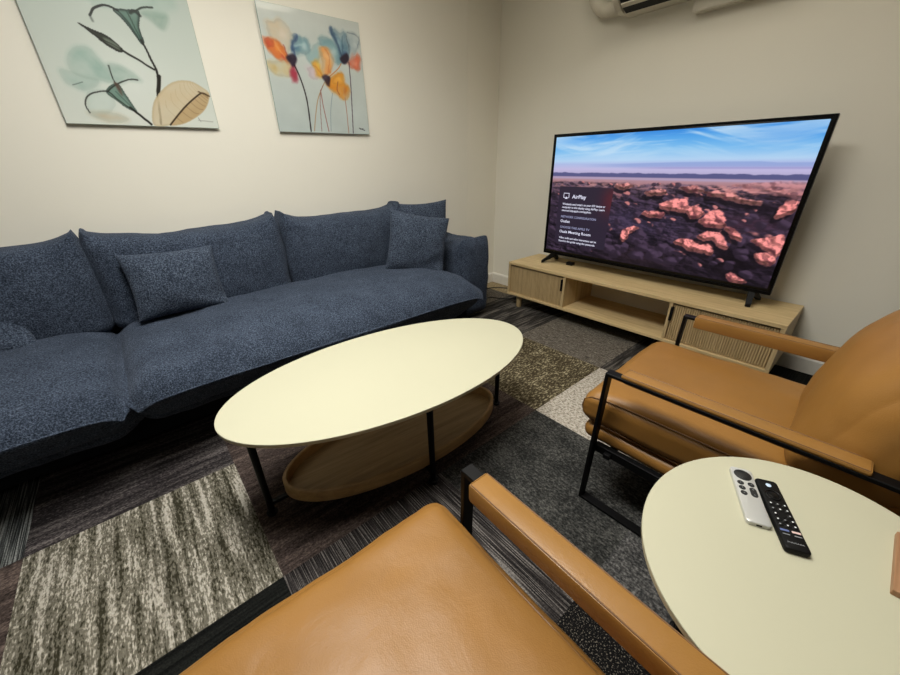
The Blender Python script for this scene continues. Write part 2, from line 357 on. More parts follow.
# carpet: square tiles of different yarns laid on one grid
G = .607
def C_(name, *a, **k): return carpet_mat(name, *a, **k)
CM = {
 'L': C_('carpet pale olive', [(.42, (52, 49, 37)), (.46, (100, 96, 84)), (.525, (112, 107, 95)), (.55, (158, 152, 139)), (.61, (182, 176, 164))], [(42, 3.2, .55, 3), (190, 55, .45, 2)], (150, 120), .16, (11, .9, .86), .3),
 'B': C_('carpet black rib', [(.4, (13, 14, 13)), (.6, (27, 28, 26))], [(3, 130, 1, 1)], grain_amt=.3),
 'C': C_('carpet fine stripe', [(.42, (28, 26, 26)), (.52, (56, 52, 51)), (.62, (116, 111, 107))], [(260, 4, .8, 1), (30, 2, .2, 2)], (160, 220), .3),
 'D': C_('carpet plum plank', [(.38, (40, 34, 32)), (.5, (68, 58, 54)), (.62, (98, 85, 79))], [(2.2, 26, .6, 4), (60, 120, .4, 2)], (150, 190), .35),
 'E': C_('carpet charcoal', [(.40, (36, 36, 35)), (.5, (54, 54, 52)), (.60, (80, 79, 76))], [(110, 60, .6, 2), (9, 7, .4, 4)], (180, 150), .4),
 'W': C_('carpet chalk', [(.38, (130, 122, 110)), (.5, (172, 164, 152)), (.62, (190, 183, 171))], [(110, 70, 1, 2)], (200, 160), .16),
 'S': C_('carpet speckle', [(.44, (58, 50, 36)), (.52, (84, 75, 57)), (.57, (126, 117, 93)), (.64, (164, 154, 128))], [(50, 110, .7, 2), (12, 20, .3, 3)], (150, 190), .25),
 'H': C_('carpet grey weave', [(.38, (60, 55, 50)), (.5, (94, 88, 80)), (.62, (126, 119, 109))], [(170, 20, .6, 2), (40, 140, .4, 2)], (170, 170), .3),
 'I': C_('carpet umber rib', [(.40, (28, 26, 25)), (.5, (54, 51, 48)), (.60, (98, 93, 87))], [(5, 60, .6, 3), (2, 16, .4, 2)], (170, 190), .35),
 'J': C_('carpet tan', [(.35, (128, 112, 84)), (.65, (162, 146, 116))], [(60, 60, 1, 2)], grain_amt=.25),
 'K': C_('carpet black speckle', [(.50, (17, 16, 16)), (.60, (30, 28, 27)), (.66, (104, 98, 89))], [(260, 230, 1, 1)], grain_amt=.2),
 'G': C_('carpet mid grey', [(.38, (46, 46, 46)), (.5, (72, 71, 70)), (.62, (104, 102, 100))], [(110, 70, .7, 2), (10, 10, .3, 3)], (170, 160), .4),
 'N': C_('carpet dark plank', [(.40, (34, 31, 32)), (.5, (60, 55, 56)), (.60, (104, 98, 96))], [(4, 40, .55, 3), (90, 150, .45, 2)], (150, 200), .35, (1.2, 11, .6)),
 'P': C_('carpet cool stripe', [(.40, (26, 27, 28)), (.5, (60, 62, 62)), (.62, (120, 122, 120))], [(210, 4, 1, 1)], (160, 220), .3),
}
KEYS = list(CM)
rowmap = {   # row j -> {col i: key}; cell spans x = -.565+.607 i .. , y = .24+.607 j ..
 -1: {-1: 'E', 0: 'B', 1: 'K', 2: 'G', 3: 'E', 4: 'B', 5: 'B'},
 0: {-2: 'H', -1: 'E', 0: 'B', 1: 'C', 2: 'E', 3: 'W', 4: 'I', 5: 'B'},
 1: {-2: 'H', -1: 'D', 0: 'L', 1: 'D', 2: 'D', 3: 'S', 4: 'H', 5: 'I'},
 2: {-2: 'D', -1: 'P', 0: 'N', 1: 'D', 2: 'I', 3: 'I', 4: 'I', 5: 'H'},
 3: {-1: 'D', 0: 'E', 1: 'I', 2: 'E', 3: 'I', 4: 'H', 5: 'J'},
}
b = bmesh.new()
i0, i1, j0, j1 = -5, 6, -6, 4
xs = [XB-W]+[x for x in (-.565+G*i for i in range(i0, i1)) if XB < x < XR]+[XR+W]
ys = [YF-W]+[y for y in (.24+G*j for j in range(j0, j1)) if YF < y < YL]+[YL+W]
vt = {}
def fv(x, y):
    k = (round(x, 4), round(y, 4))
    if k not in vt: vt[k] = b.verts.new((x, y, 0))
    return vt[k]
for xa, xb in zip(xs, xs[1:]):
    for ya, yb in zip(ys, ys[1:]):
        i = math.floor(((xa+xb)/2+.565)/G); j = math.floor(((ya+yb)/2-.24)/G)
        f = b.faces.new((fv(xa, ya), fv(xb, ya), fv(xb, yb), fv(xa, yb)))
        k = rowmap.get(j, {}).get(i, KEYS[(i*5+j*3) % len(KEYS)])
        f.material_index = KEYS.index(k)
ex = bmesh.ops.extrude_face_region(b, geom=list(b.faces))
bmesh.ops.translate(b, vec=(0, 0, -.05), verts=[v for v in ex['geom'] if isinstance(v, bmesh.types.BMVert)])
struct('floor', b, [CM[k] for k in KEYS])

# ------------------------------------------------------------------ ceiling lights (above the frame, they light the room)
def ceiling_light(x, y, sx, sy, power, label):
    t = thing('ceiling_light', label, 'ceiling light', (x, y, ZC), group='ceiling lights')
    b = bmesh.new(); w = .03
    for a in ((-sx/2-w, -sx/2, -sy/2-w, sy/2+w), (sx/2, sx/2+w, -sy/2-w, sy/2+w), (-sx/2, sx/2, -sy/2-w, -sy/2), (-sx/2, sx/2, sy/2, sy/2+w)):
        box(b, *a, -.02, -.0005, .003)
    obj('light_frame', b, M['trimwhite'], t)
    b = bmesh.new(); box(b, -sx/2, sx/2, -sy/2, sy/2, -.010, -.001)
    obj('diffuser', b, emit_mat('lit diffuser', (255, 244, 222), 4.0), t)
    L = bpy.data.lights.new('panel lamp', 'AREA'); L.shape = 'RECTANGLE'; L.size = sx*.98; L.size_y = sy*.98
    L.energy = power; L.color = LCOL; L.spread = R120
    lo = bpy.data.objects.new('panel_lamp', L); COL.objects.link(lo); lo.parent = t; lo.location = (0, 0, -.012)
for a in LIGHTS: ceiling_light(*a)

# ------------------------------------------------------------------ painting tools: colours laid on a fine flat mesh
def vnoise(U, V, fx, fy, seed, octv=4):
    rs = np.random.RandomState(seed); out = 0; amp = 1; tot = 0
    for o in range(octv):
        g = rs.rand(96, 96); x = (U*fx*2**o) % 96; y = (V*fy*2**o) % 96
        xi = np.floor(x).astype(int); yi = np.floor(y).astype(int); xf = x-xi; yf = y-yi
        xf = xf*xf*(3-2*xf); yf = yf*yf*(3-2*yf); xj = (xi+1) % 96; yj = (yi+1) % 96
        xi %= 96; yi %= 96
        out = out+amp*((g[xi, yi]*(1-xf)+g[xj, yi]*xf)*(1-yf)+(g[xi, yj]*(1-xf)+g[xj, yj]*xf)*yf); tot += amp; amp *= .5
    return out/tot
class Canvas:
    def __init__(s, nu, nv, aspect=1.0):
        u = np.linspace(0, 1, nu+1); v = np.linspace(0, 1, nv+1)
        s.nu, s.nv, s.asp = nu, nv, aspect
        s.U, s.V = np.meshgrid(u, v, indexing='ij'); s.c = np.zeros((nu+1, nv+1, 3))
    def fill(s, c): s.c[:] = c
    def blend(s, m, c):
        m = np.clip(m, 0, 1)[..., None]; s.c = s.c*(1-m)+np.array(c, float)*m if not isinstance(c, np.ndarray) or c.ndim == 1 else s.c*(1-m)+c*m
    def sd_line(s, pts):
        d = np.full(s.U.shape, 9.)
        for (ax, ay), (bx, by) in zip(pts, pts[1:]):
            dx, dy = (bx-ax)*s.asp, by-ay; L = dx*dx+dy*dy+1e-12
            px, py = (s.U-ax)*s.asp, s.V-ay
            h = np.clip((px*dx+py*dy)/L, 0, 1); d = np.minimum(d, np.hypot(px-dx*h, py-dy*h))
        return d
    def line(s, pts, w, c, a=1, soft=.003, smooth=True):
        if smooth and len(pts) > 2: pts = catmull(pts)
        s.blend(a*np.clip((w/2-s.sd_line(pts))/soft+.5, 0, 1), c)
    def sd_poly(s, pts, smooth=True):
        if smooth: pts = catmull(list(pts)+[pts[0]], closed=True)
        d = s.sd_line(list(pts)+[pts[0]]); ins = np.zeros(s.U.shape, bool)
        n = len(pts)
        for k in range(n):
            (ax, ay), (bx, by) = pts[k], pts[(k+1) % n]
            if ay == by: continue
            c = ((ay > s.V) != (by > s.V)) & (s.U < (bx-ax)*(s.V-ay)/(by-ay)+ax); ins ^= c
        return np.where(ins, d, -d)
    def warp(s, amt, f, seed):
        du = amt*(vnoise(s.U, s.V, f, f, seed, 3)-.5)*2; dv = amt*(vnoise(s.U, s.V, f, f, seed+1, 3)-.5)*2
        s.U = s.U+du; s.V = s.V+dv
    def poly(s, pts, c, a=1, soft=.012, edge=None, tex=0, seed=1, smooth=True):
        d = s.sd_poly(pts, smooth); m = np.clip(d/soft+.5, 0, 1)
        if tex: m = m*(1-tex+tex*2*vnoise(s.U, s.V, 9, 9, seed))
        s.blend(a*m, c)
        if edge: s.blend(edge[1]*np.exp(-(d/edge[2])**2)*(d > -.004), edge[0])
    def mesh(s, name, w, h, mat, parent, to3):
        """to3(u,v) -> point in the parent's frame"""
        me = bpy.data.meshes.new(name); nu, nv = s.nu, s.nv
        P = np.array(to3(s.U.ravel(), s.V.ravel())).T
        idx = np.arange((nu+1)*(nv+1)).reshape(nu+1, nv+1)
        F = np.stack([idx[:-1, :-1], idx[1:, :-1], idx[1:, 1:], idx[:-1, 1:]], -1).reshape(-1, 4)
        me.from_pydata(P.tolist(), [], F.tolist())
        at = me.color_attributes.new('paint', 'FLOAT_COLOR', 'POINT')
        c = s.c/255; c = np.where(c <= .04045, c/12.92, ((c+.055)/1.055)**2.4)
        at.data.foreach_set('color', np.concatenate([c.reshape(-1, 3), np.ones((len(P), 1))], 1).ravel())
        me.materials.append(mat)
        o = bpy.data.objects.new(name, me); COL.objects.link(o); o.parent = parent
        return o
def catmull(p, closed=False, k=6):
    out = []; n = len(p)
    for i in range(n-1):
        p1, p2 = p[i], p[i+1]
        p0 = p[i-1] if i > 0 else (p[-2] if closed else p1); p3 = p[i+2] if i+2 < n else (p[1] if closed else p2)
        for q in range(k):
            t = q/k
            out.append(tuple(.5*((2*b_)+(-a_+c_)*t+(2*a_-5*b_+4*c_-d_)*t*t+(-a_+3*b_-3*c_+d_)*t**3) for a_, b_, c_, d_ in zip(p0, p1, p2, p3)))
    if not closed: out.append(p[-1])
    return out

def wall_print(x0, x1, z0, z1, cv, label):
    d = YL-.016
    t = thing('wall_print', label, 'wall picture', ((x0+x1)/2, YL, z0), group='glass flower prints')
    b = bmesh.new(); box(b, x0, x1, d, d+.006, z0, z1, .0012); obj('glass_panel', b, M['glassedge'], t, world=True)
    for fx in (.2, .8):
        for fz in (.2, .8):
            b = bmesh.new(); box(b, x0+(x1-x0)*fx-.02, x0+(x1-x0)*fx+.02, d+.0065, YL, z0+(z1-z0)*fz-.02, z0+(z1-z0)*fz+.02)
            obj('wall_bracket', b, M['blackmatte'], t, world=True)
    e = .0015; cx = (x0+x1)/2
    cv.mesh('artwork', 1, 1, paint_mat('print under glass', .3, 1.0), t,
            lambda U, V: (x0+e+(x1-x0-2*e)*U-cx, np.full(U.shape, d-.0004-YL), e+(z1-z0-2*e)*V))

A = ART1; cv = Canvas(230, 230)
g = np.clip(cv.V, 0, 1)[..., None]
cv.c = np.array([216, 221, 212.])*(1-g)+np.array([182, 194, 186.])*g
U0, V0 = cv.U.copy(), cv.V.copy(); cv.warp(.012, 7, 31)
cv.blend(.5*np.exp(-((cv.U-.45)**2+(cv.V-.3)**2)/.06), (224, 230, 224))
for k, c, a in (('petu', (172, 190, 182), .5), ('petr', (128, 156, 142), .65), ('lp1', (152, 180, 170), .75), ('lp2', (158, 184, 175), .6), ('lp3', (150, 176, 166), .65), ('lp4', (190, 208, 200), .45), ('lbp', (196, 186, 162), .7)):
    cv.poly(A[k], c, a, .05, ((120, 146, 136), .12, .02), .8, 3)
cv.poly([(.36, .78), (.44, .95), (.6, .99), (.72, .9), (.66, .78)], (168, 188, 180), .55, .05, None, .5, 5)
cv.poly([(.7, .8), (.86, .9), (.93, .84), (.84, .77)], (160, 184, 174), .5, .05, None, .5, 6)
cv.poly(A['trump'], (84, 116, 104), .9, .012, ((28, 40, 36), .75, .01), .3, 2)
cv.line([(.528, .736), (.575, .66), (.6, .58)], .012, (36, 52, 46), .6); cv.line([(.58, .74), (.6, .66), (.615, .58)], .01, (48, 70, 62), .7)
cv.line([(.60, .735), (.63, .75), (.66, .73)], .02, (26, 34, 30), .8, .01)
cv.line(A['pl1'], .013, (30, 34, 30), .95); cv.line(A['pl2'], .011, (40, 48, 42), .9); cv.line([(.36, .68), (.366, .65)], .012, (60, 70, 64), .6, .01)
cv.poly(A['ltr'], (112, 142, 130), .9, .014, ((44, 60, 54), .7, .01), .3, 4)
cv.line([(.35, .22), (.40, .16), (.44, .1)], .008, (60, 84, 76), .6)
for k, w in (('ll1', .009), ('ll2', .009), ('ll3', .008)): cv.line(A[k], w, (36, 40, 34), .85)
cv.line(A['ll4'], .006, (70, 84, 78), .6); cv.poly([(.355, .285), (.37, .22), (.39, .2), (.385, .27)], (92, 66, 56), .7, .012)
cv.line(A['ll1b'], .017, (28, 30, 26), 1)
cv.poly(A['bud'], (42, 46, 36), .95, .006, ((24, 26, 20), .8, .008)); cv.poly(A['budin'], (128, 140, 126), .7, .012)
cv.line([(.277, .622), (.38, .55), (.48, .5)], .005, (24, 26, 20), .8)
cv.line(A['budstem'], .014, (30, 32, 26)); cv.line([(.615, .575)]+A['stem'], .014, (30, 30, 24)); cv.line(A['node'], .026, (32, 30, 24), 1, .006)
cv.U, cv.V = U0, V0
cv.poly(A['leaf'], (206, 190, 158), .85, .01, ((184, 164, 126), .5, .01), .25, 8)
cv.poly(A['leaflow'], (186, 160, 118), .85, .012, None, .3, 9)
keep = cv.c.copy(); inside = np.clip(cv.sd_poly(A['leaf'])/.01, 0, 1)[..., None]
rb = catmull(A['rib'])
for q in range(3, 23, 2):
    (ux, vy) = rb[q]
    cv.line([(ux, vy), (min(ux+.05, .985), vy-.045), (min(ux+.085, .985), vy-.05)], .004, (120, 92, 56), .6)
    cv.line([(ux, vy), (ux-.045, vy+.06), (ux-.04, vy+.12)], .003, (176, 154, 118), .5)
cv.c = cv.c*inside+keep*(1-inside)
cv.line(A['rib'], .011, (62, 46, 26)); cv.line(A['tip'], .01, (84, 64, 38))
cv.line(A['sig'], .004, (120, 120, 112), .8); cv.line([(.86, .075), (.872, .045)], .004, (110, 110, 104), .8)
wall_print(-.073, .513, 1.287, 1.873, cv, 'square glass print of pale green lilies and a tan leaf on the wall')

A = ART2; cv = Canvas(230, 230)
g = cv.V[..., None]; cv.c = np.array([188, 199, 196.])*(1-g)+np.array([200, 206, 200.])*g
n = vnoise(cv.U, cv.V, 5, 5, 11)[..., None]; cv.c = cv.c*(.96+.08*n)
U0, V0 = cv.U.copy(), cv.V.copy(); cv.warp(.034, 9, 41); cv.warp(.012, 26, 47)
for k, c, a in (('tan1', (206, 192, 166), .75), ('tan2', (206, 190, 146), .85), ('bl2', (156, 184, 184), .8), ('bl1', (120, 156, 164), .9), ('bl3', (124, 160, 166), .85), ('pk', (212, 180, 192), .7), ('gr3', (168, 182, 184), .85),
                ('or1', (216, 120, 60), .95), ('red1', (204, 82, 54), .9), ('or2', (226, 164, 98), .9), ('or2b', (224, 168, 72), .95), ('or3', (216, 142, 48), .95), ('or3b', (226, 160, 64), .9), ('bl4', (92, 128, 146), .9), ('red3', (214, 112, 82), .9), ('mag', (172, 58, 78), .95)):
    d = tuple(v*.75 for v in c); cv.poly(A[k], c, a*1.1, .05, (d, .22, .018), .95, len(k)*7+ord(k[0]))
for q, (ux, vy, c, r) in enumerate(((.12, .68, (236, 150, 60), .03), (.16, .62, (196, 70, 60), .02), (.3, .7, (70, 110, 140), .035), (.38, .72, (196, 214, 214), .03), (.2, .8, (220, 206, 190), .04), (.59, .65, (240, 190, 130), .03), (.62, .58, (206, 120, 60), .02), (.5, .6, (232, 196, 90), .02), (.72, .5, (240, 180, 80), .03), (.76, .4, (190, 110, 40), .025), (.66, .72, (180, 204, 204), .035), (.75, .82, (150, 180, 190), .03), (.8, .72, (60, 90, 130), .025), (.93, .8, (200, 210, 208), .03), (.93, .66, (236, 150, 120), .025), (.06, .52, (196, 170, 110), .03))):
    cv.blend(.7*np.exp(-((cv.U-ux)**2+(cv.V-vy)**2)/r**2), c)
cv.line(A['bl4k'], .028, (52, 74, 104), .75, .02); cv.line(A['blk1'], .022, (46, 72, 112), .8, .02)
cv.line(A['gr3e'], .008, (96, 108, 116), .6, .006)
cv.line([(.3, .72), (.4, .74)], .02, (176, 204, 206), .6, .02)
cv.line([(.60, .71), (.61, .6), (.57, .51)], .01, (206, 120, 70), .7, .01); cv.line([(.44, .6), (.5, .55), (.55, .5)], .008, (180, 90, 60), .6, .01)
cv.line([(.1, .72), (.16, .64), (.21, .61)], .014, (232, 160, 96), .7, .012); cv.line([(.19, .72), (.215, .64)], .012, (150, 60, 66), .7, .01)
cv.line([(.78, .72), (.8, .8), (.79, .87)], .012, (60, 88, 110), .6, .012); cv.line([(.84, .7), (.85, .86)], .007, (80, 90, 104), .7)
cv.U, cv.V = U0, V0
for k, c, w in (('st7', (196, 130, 70), .009), ('st5', (130, 150, 158), .007), ('st6', (170, 118, 92), .008), ('st2', (172, 140, 100), .009), ('st3', (150, 90, 84), .009), ('st3b', (140, 104, 96), .007), ('st4', (84, 72, 84), .011), ('st1', (34, 26, 28), .014)):
    cv.line(A[k], w, c, .95)
for k in ('c1', 'c2', 'c3'): cv.poly(A[k], (36, 24, 44), .95, .02, None, .3, 5)
cv.line([(.6, .50), (.585, .43)], .02, (50, 30, 44), .7, .015); cv.line([(.69, .47), (.67, .4), (.69, .36)], .01, (150, 80, 50), .7)
cv.line(A['sig'], .009, (50, 50, 60), .9, smooth=False); cv.line([(.89, .045), (.93, .055)], .005, (50, 50, 60), .9)
wall_print(.82, 1.40, 1.281, 1.865, cv, 'square glass print of orange and blue poppies nearest the room corner')

# ------------------------------------------------------------------ lettering
def text_bm(s, size, align='LEFT', depth=0.0004, spacing=1.0, bold=0.0):
    cu = bpy.data.curves.new('lettering', 'FONT'); cu.body = s; cu.size = size; cu.align_x = align; cu.extrude = depth; cu.resolution_u = 2; cu.offset = bold
    cu.space_character = spacing
    o = bpy.data.objects.new('lettering', cu); COL.objects.link(o)
    dg = bpy.context.evaluated_depsgraph_get(); me = bpy.data.meshes.new_from_object(o.evaluated_get(dg))
    bm = bmesh.new(); bm.from_mesh(me)
    bpy.data.objects.remove(o); bpy.data.curves.remove(cu); bpy.data.meshes.remove(me)
    return bm
def fit_text(s, width, cap, bold=0.0):
    """lettering scaled to a wanted line width and cap height"""
    bm = text_bm(s, 1.0, depth=0, bold=bold)
    x = [v.co.x for v in bm.verts]; w = max(x)-min(x)
    bmesh.ops.translate(bm, verts=bm.verts, vec=(-min(x), 0, 0))
    bmesh.ops.scale(bm, verts=bm.verts, vec=(width/w, cap/.69, 1))
    return bm

# ------------------------------------------------------------------ sofa
sofa = thing('sofa', 'long dark blue boucle sofa against the left wall below the two prints', 'sofa', (.3, 2.0, 0))
def shift(bm, v): bmesh.ops.translate(bm, verts=bm.verts, vec=v); return bm
b = bmesh.new(); box(b, -1.27, 1.66, 1.76, 2.42, .07, .24, .03, 3); obj('base', b, M['plinth'], sofa, 50, world=True)
b = shift(soft_box(3.1, .12, .5, .05, 24, wr=.006), (.24, 2.40, .36)); obj('back_frame', b, M['fabric'], sofa, True, world=True)
for x in (-1.15, .3, 1.6):
    for y in (1.8, 2.34):
        b = bmesh.new(); lathe(b, x, y, [(.02, 0), (.022, .005), (.026, .075)], 16); obj('leg', b, M['black'], sofa, 40, world=True)
def seat_fn(o, c):
    # front lip rolls over and under, ends of the cushion sag
    x, y, z = c
    o.y += .14*max(0, -y)*(1-z)/2
    o.z -= .075*max(0, -y)**2.2*max(0, z)
    o.z -= .03*abs(x)**6*max(0, z)
    if z < 0: o.z += .03*max(0, -y)**3*(-z)
    return o
b = shift(soft_box(1.86, .86, .30, .12, 44, puff=(.015, .012, .035), wr=.013, wfreq=4.5, seed=2, fn=seat_fn), (.712, 1.93, .310)); obj('seat_cushion', b, M['fabric'], sofa, True, world=True)
b = shift(soft_box(1.06, .86, .30, .11, 40, puff=(.01, .012, .03), wr=.011, wfreq=5, seed=5, fn=seat_fn), (-.700, 1.935, .298)); obj('seat_cushion', b, M['fabric'], sofa, True, world=True)
def back_fn(pk):
    def f(o, c):
        x, y, z = c
        o.z += pk*abs(x)**7*max(0, z)**3
        o.y += .10*o.z
        o.y -= .015*abs(x)**6*max(0, z)
        return o
    return f
def back_cushion(x0, x1, seed):
    w = x1-x0
    b = shift(soft_box(w, .20, .43, .065, 34, puff=(.004, .045, -.012), wr=.009, wfreq=5, seed=seed, fn=back_fn(.062)), ((x0+x1)/2, 2.325, .612))
    obj('back_cushion', b, M['fabric'], sofa, True, world=True)
back_cushion(-1.2, -.180, 1); back_cushion(-.190, .655, 3); back_cushion(.662, 1.50, 9)
def arm_fn(o, c):
    x, y, z = c
    o.z += .05*abs(y)**6*max(0, z)**3
    o.x += .02*max(0, -z)*0
    return o
def armrest(xc, seed):
    b = shift(soft_box(.32, .56, .58, .085, 32, puff=(.025, .02, -.01), wr=.011, wfreq=5, seed=seed, fn=arm_fn), (xc, 2.155, .305)); obj('armrest', b, M['fabric'], sofa, True, world=True)
armrest(1.850, 4); armrest(-1.37, 6)

# ------------------------------------------------------------------ throw pillows
def throw_pillow(loc, rot, w, h, t, seed, label, fold=None, pinch=.07, wr=.008):
    b = pillow(w, h, t, 40, pinch, .40, wr, seed, fold)
    o = obj('throw_pillow', b, M['fabricp'], None, True); o.location = loc; o.rotation_euler = rot
    return tag(o, label, 'pillow', 'throw pillows on the sofa')
R_ = math.radians
throw_pillow((.095, 2.10, .466), (R_(-17), R_(1.5), R_(1)), .375, .305, .15, 3, 'rectangular blue pillow lying against the middle back cushion of the sofa', lambda u, v: .012*math.sin(7*v+3*u)*max(0, -v)*max(0, u+.3))
throw_pillow((1.385, 2.005, .43), (R_(-14), R_(11), R_(-28)), .40, .39, .16, 5, 'square blue pillow standing in front at the right end of the sofa', lambda u, v: .015*math.sin(9*v-4*u)*max(0, .3-v)*max(0, u))
throw_pillow((1.625, 2.20, .462), (R_(-8), 0, R_(-14)), .42, .40, .13, 8, 'blue pillow tucked behind another pillow in the right corner of the sofa', pinch=.1)
throw_pillow((-.63, 2.13, .43), (R_(-38), R_(0), R_(4)), .42, .20, .15, 11, 'blue pillow at the left edge of the photo resting on the left seat cushion')

# ------------------------------------------------------------------ oval tables
def oval_table(name, label, loc, rotz, a, b_, H, la, lb, tray, group, turn=0):
    t = thing(name, label, 'table', loc, (0, 0, rotz), group)
    b = bmesh.new(); ellipse_rings(b, a, b_, [(-.012, H-.0032), (-.0005, H-.0032), (0, H-.0025), (0, H-.001), (-.001, H)], 128)
    top = obj('tabletop', b, M['laminate'], t, 30)
    b = bmesh.new(); ellipse_rings(b, a, b_, [(-.05, H-.018), (-.012, H-.018), (-.001, H-.013), (-.0002, H-.0034), (-.05, H-.0034)], 128)
    obj('edge_band', b, M['tableedge'], top, 30)
    ta, tb, tz, th = tray
    for ang in range(4):
        c, s = math.cos(ang*PI/2+turn), math.sin(ang*PI/2+turn)
        x, y = la*c, lb*s
        b = bmesh.new(); lathe(b, x, y, [(.0095, .006), (.0105, .02), (.0125, H-.03), (.0125, H-.018)], 18)
        lg = obj('leg', b, M['black'], t, 40)
        b = bmesh.new(); lathe(b, x, y, [(.017, 0), (.0185, .003), (.0185, .009), (.011, .013)], 20); obj('foot', b, M['blackmatte'], lg, 40)
    b = bmesh.new(); zb = tz-.009
    for q in (0, 1):
        c, s = math.cos(q*PI/2+turn), math.sin(q*PI/2+turn); L_ = math.hypot(la*c, lb*s)
        k_ = bmesh.new(); box(k_, -L_, L_, -.009, .009, zb-.006-.0004*q, zb+.006-.0004*q, .002)
        bmesh.ops.rotate(k_, verts=k_.verts, cent=(0, 0, 0), matrix=Matrix.Rotation(math.atan2(lb*s, la*c), 3, 'Z')); merge(b, k_)
    obj('stretcher', b, M['black'], t)
    b = bmesh.new(); w = .014
    ellipse_rings(b, ta, tb, [(-.02, tz), (-.006, tz+.0005), (0, tz+.008), (0, tz+th-.003), (-.003, tz+th), (-w+.003, tz+th), (-w, tz+th-.003), (-w, tz+.013)], 128, True, False)
    ellipse_rings(b, ta, tb, [(-w, tz+.013), (-w-.002, tz+.0125)], 128, False, False)
    tr = obj('tray', b, M['trayrim'], t, 40)
    b = bmesh.new(); ellipse_rings(b, ta, tb, [(-w, tz+.006), (-w, tz+.013)], 128); obj('tray_floor', b, M['tray'], tr, 40)
    return t
oval_table('coffee_table', 'long oval cream topped coffee table with oak tray, in front of the sofa', (.619, 1.056, 0), R_(-4.6), .604, .311, .42, .533, .226, (.475, .20, .058, .055), 'oval tables')
ST = .515
oval_table('side_table', 'smaller oval cream topped side table between the two armchairs', (.665, -.088, 0), R_(-5), .262, .231, ST, .17, .15, (.14, .105, .075, .045), 'oval tables', R_(55))

# ------------------------------------------------------------------ remotes and the little board on the side table
def rounded_rect(L, Wd, r, n=6):
    p = []
    for cx, cy, a0 in ((L/2-r, Wd/2-r, 0), (-L/2+r, Wd/2-r, 90), (-L/2+r, -Wd/2+r, 180), (L/2-r, -Wd/2+r, 270)):
        for k in range(n+1): a = R_(a0+90*k/n); p.append((cx+r*math.cos(a), cy+r*math.sin(a)))
    return p
def slab(poly, prof):
    """stack of scaled outlines: prof = list of (inset, z)"""
    bm = bmesh.new(); rings = []
    mx = max(p[0] for p in poly); my = max(p[1] for p in poly)
    for ins, z in prof: rings.append([bm.verts.new((x*(1-ins/mx), y*(1-ins/my), z)) for x, y in poly])
    n = len(poly)
    for A, B in zip(rings, rings[1:]):
        for k in range(n): bm.faces.new((A[k], A[(k+1) % n], B[(k+1) % n], B[k]))
    bm.faces.new(rings[0][::-1]); bm.faces.new(rings[-1]); return bm
rm = thing('remote_control', 'slim silver remote with a round black touch pad on the side table', 'remote', (.755, .0120, ST), (0, 0, R_(25.5)), 'remotes on the side table')
T = .0092
body = obj('body', slab(rounded_rect(.142, .0372, .007), [(.0015, 0), (0, .0015), (0, T-.0012), (.0012, T)]), M['silver'], rm, 40)
b = bmesh.new(); lathe(b, .050, 0, [(.0148, T-.001), (.0148, T+.0004), (.0142, T+.0009)], 32); pad = obj('touch_pad', b, M['button'], rm, 40)
b = bmesh.new()
for k in range(40):
    pass
tube(b, [(.050+.0098*math.cos(2*PI*k/32), .0098*math.sin(2*PI*k/32), T+.0009) for k in range(32)], .0003, 6, closed=True); obj('ring', b, M['blackgloss'], pad)
for x, y in ((.026, .0085), (.0125, .0085), (-.001, .0085), (.026, -.0085)):
    b = bmesh.new(); lathe(b, x, y, [(.0056, T-.001), (.0056, T+.0005), (.0051, T+.0010)], 20); bt = obj('button', b, M['button'], rm, 40)
    b = bmesh.new(); box(b, x-.0014, x+.0014, y-.0004, y+.0004, T+.0009, T+.00115); obj('mark', b, M['greyprint'], bt)
b = slab(rounded_rect(.0245, .0112, .0056), [(0, T-.001), (0, T+.0005), (.0005, T+.001)]); shift(b, (.0058, -.0085, 0)); vb = obj('volume_button', b, M['button'], rm, 40)
b = bmesh.new()
for x in (.0125, -.001): box(b, x-.0004, x+.0004, -.0085-.0014, -.0085+.0014, T+.0009, T+.00115)
box(b, .0125-.0014, .0125+.0014, -.0089, -.0081, T+.0009, T+.00115); obj('mark', b, M['greyprint'], vb)
b = bmesh.new(); box(b, -.0717, -.0705, -.0042, .0042, T*.32, T*.66, .0004); obj('charging_port', b, M['black'], rm)

rm = thing('remote_control', 'longer black remote with many small buttons lying beside the silver remote', 'remote', (.7455, -.0365, ST), (0, 0, R_(27.5)), 'remotes on the side table')
T = .0125
obj('body', slab(rounded_rect(.160, .0355, .006), [(.003, 0), (.0005, .002), (0, .005), (0, T-.003), (.0012, T-.0008), (.0035, T)]), M['blackmatte'], rm, 40)
b = bmesh.new(); lathe(b, .064, .0, [(.0046, T-.001), (.0046, T+.0003), (.004, T+.0008)], 20); obj('voice_button', b, M['mic'], rm, 40, label='pale blue voice button')
b = bmesh.new(); lathe(b, .0735, .0095, [(.001, T-.002), (.001, T-.0001)], 10); obj('indicator', b, M['whiteprint'], rm)
b = bmesh.new(); tube(b, [(.0385+.0115*math.cos(2*PI*k/32), .0115*math.sin(2*PI*k/32), T) for k in range(32)], .0016, 8, closed=True); nr = obj('navigation_ring', b, M['blackgloss'], rm, True)
b = bmesh.new(); lathe(b, .0385, 0, [(.0072, T-.001), (.0072, T+.0006), (.0062, T+.001)], 24); obj('select_button', b, M['blackgloss'], nr, 40)
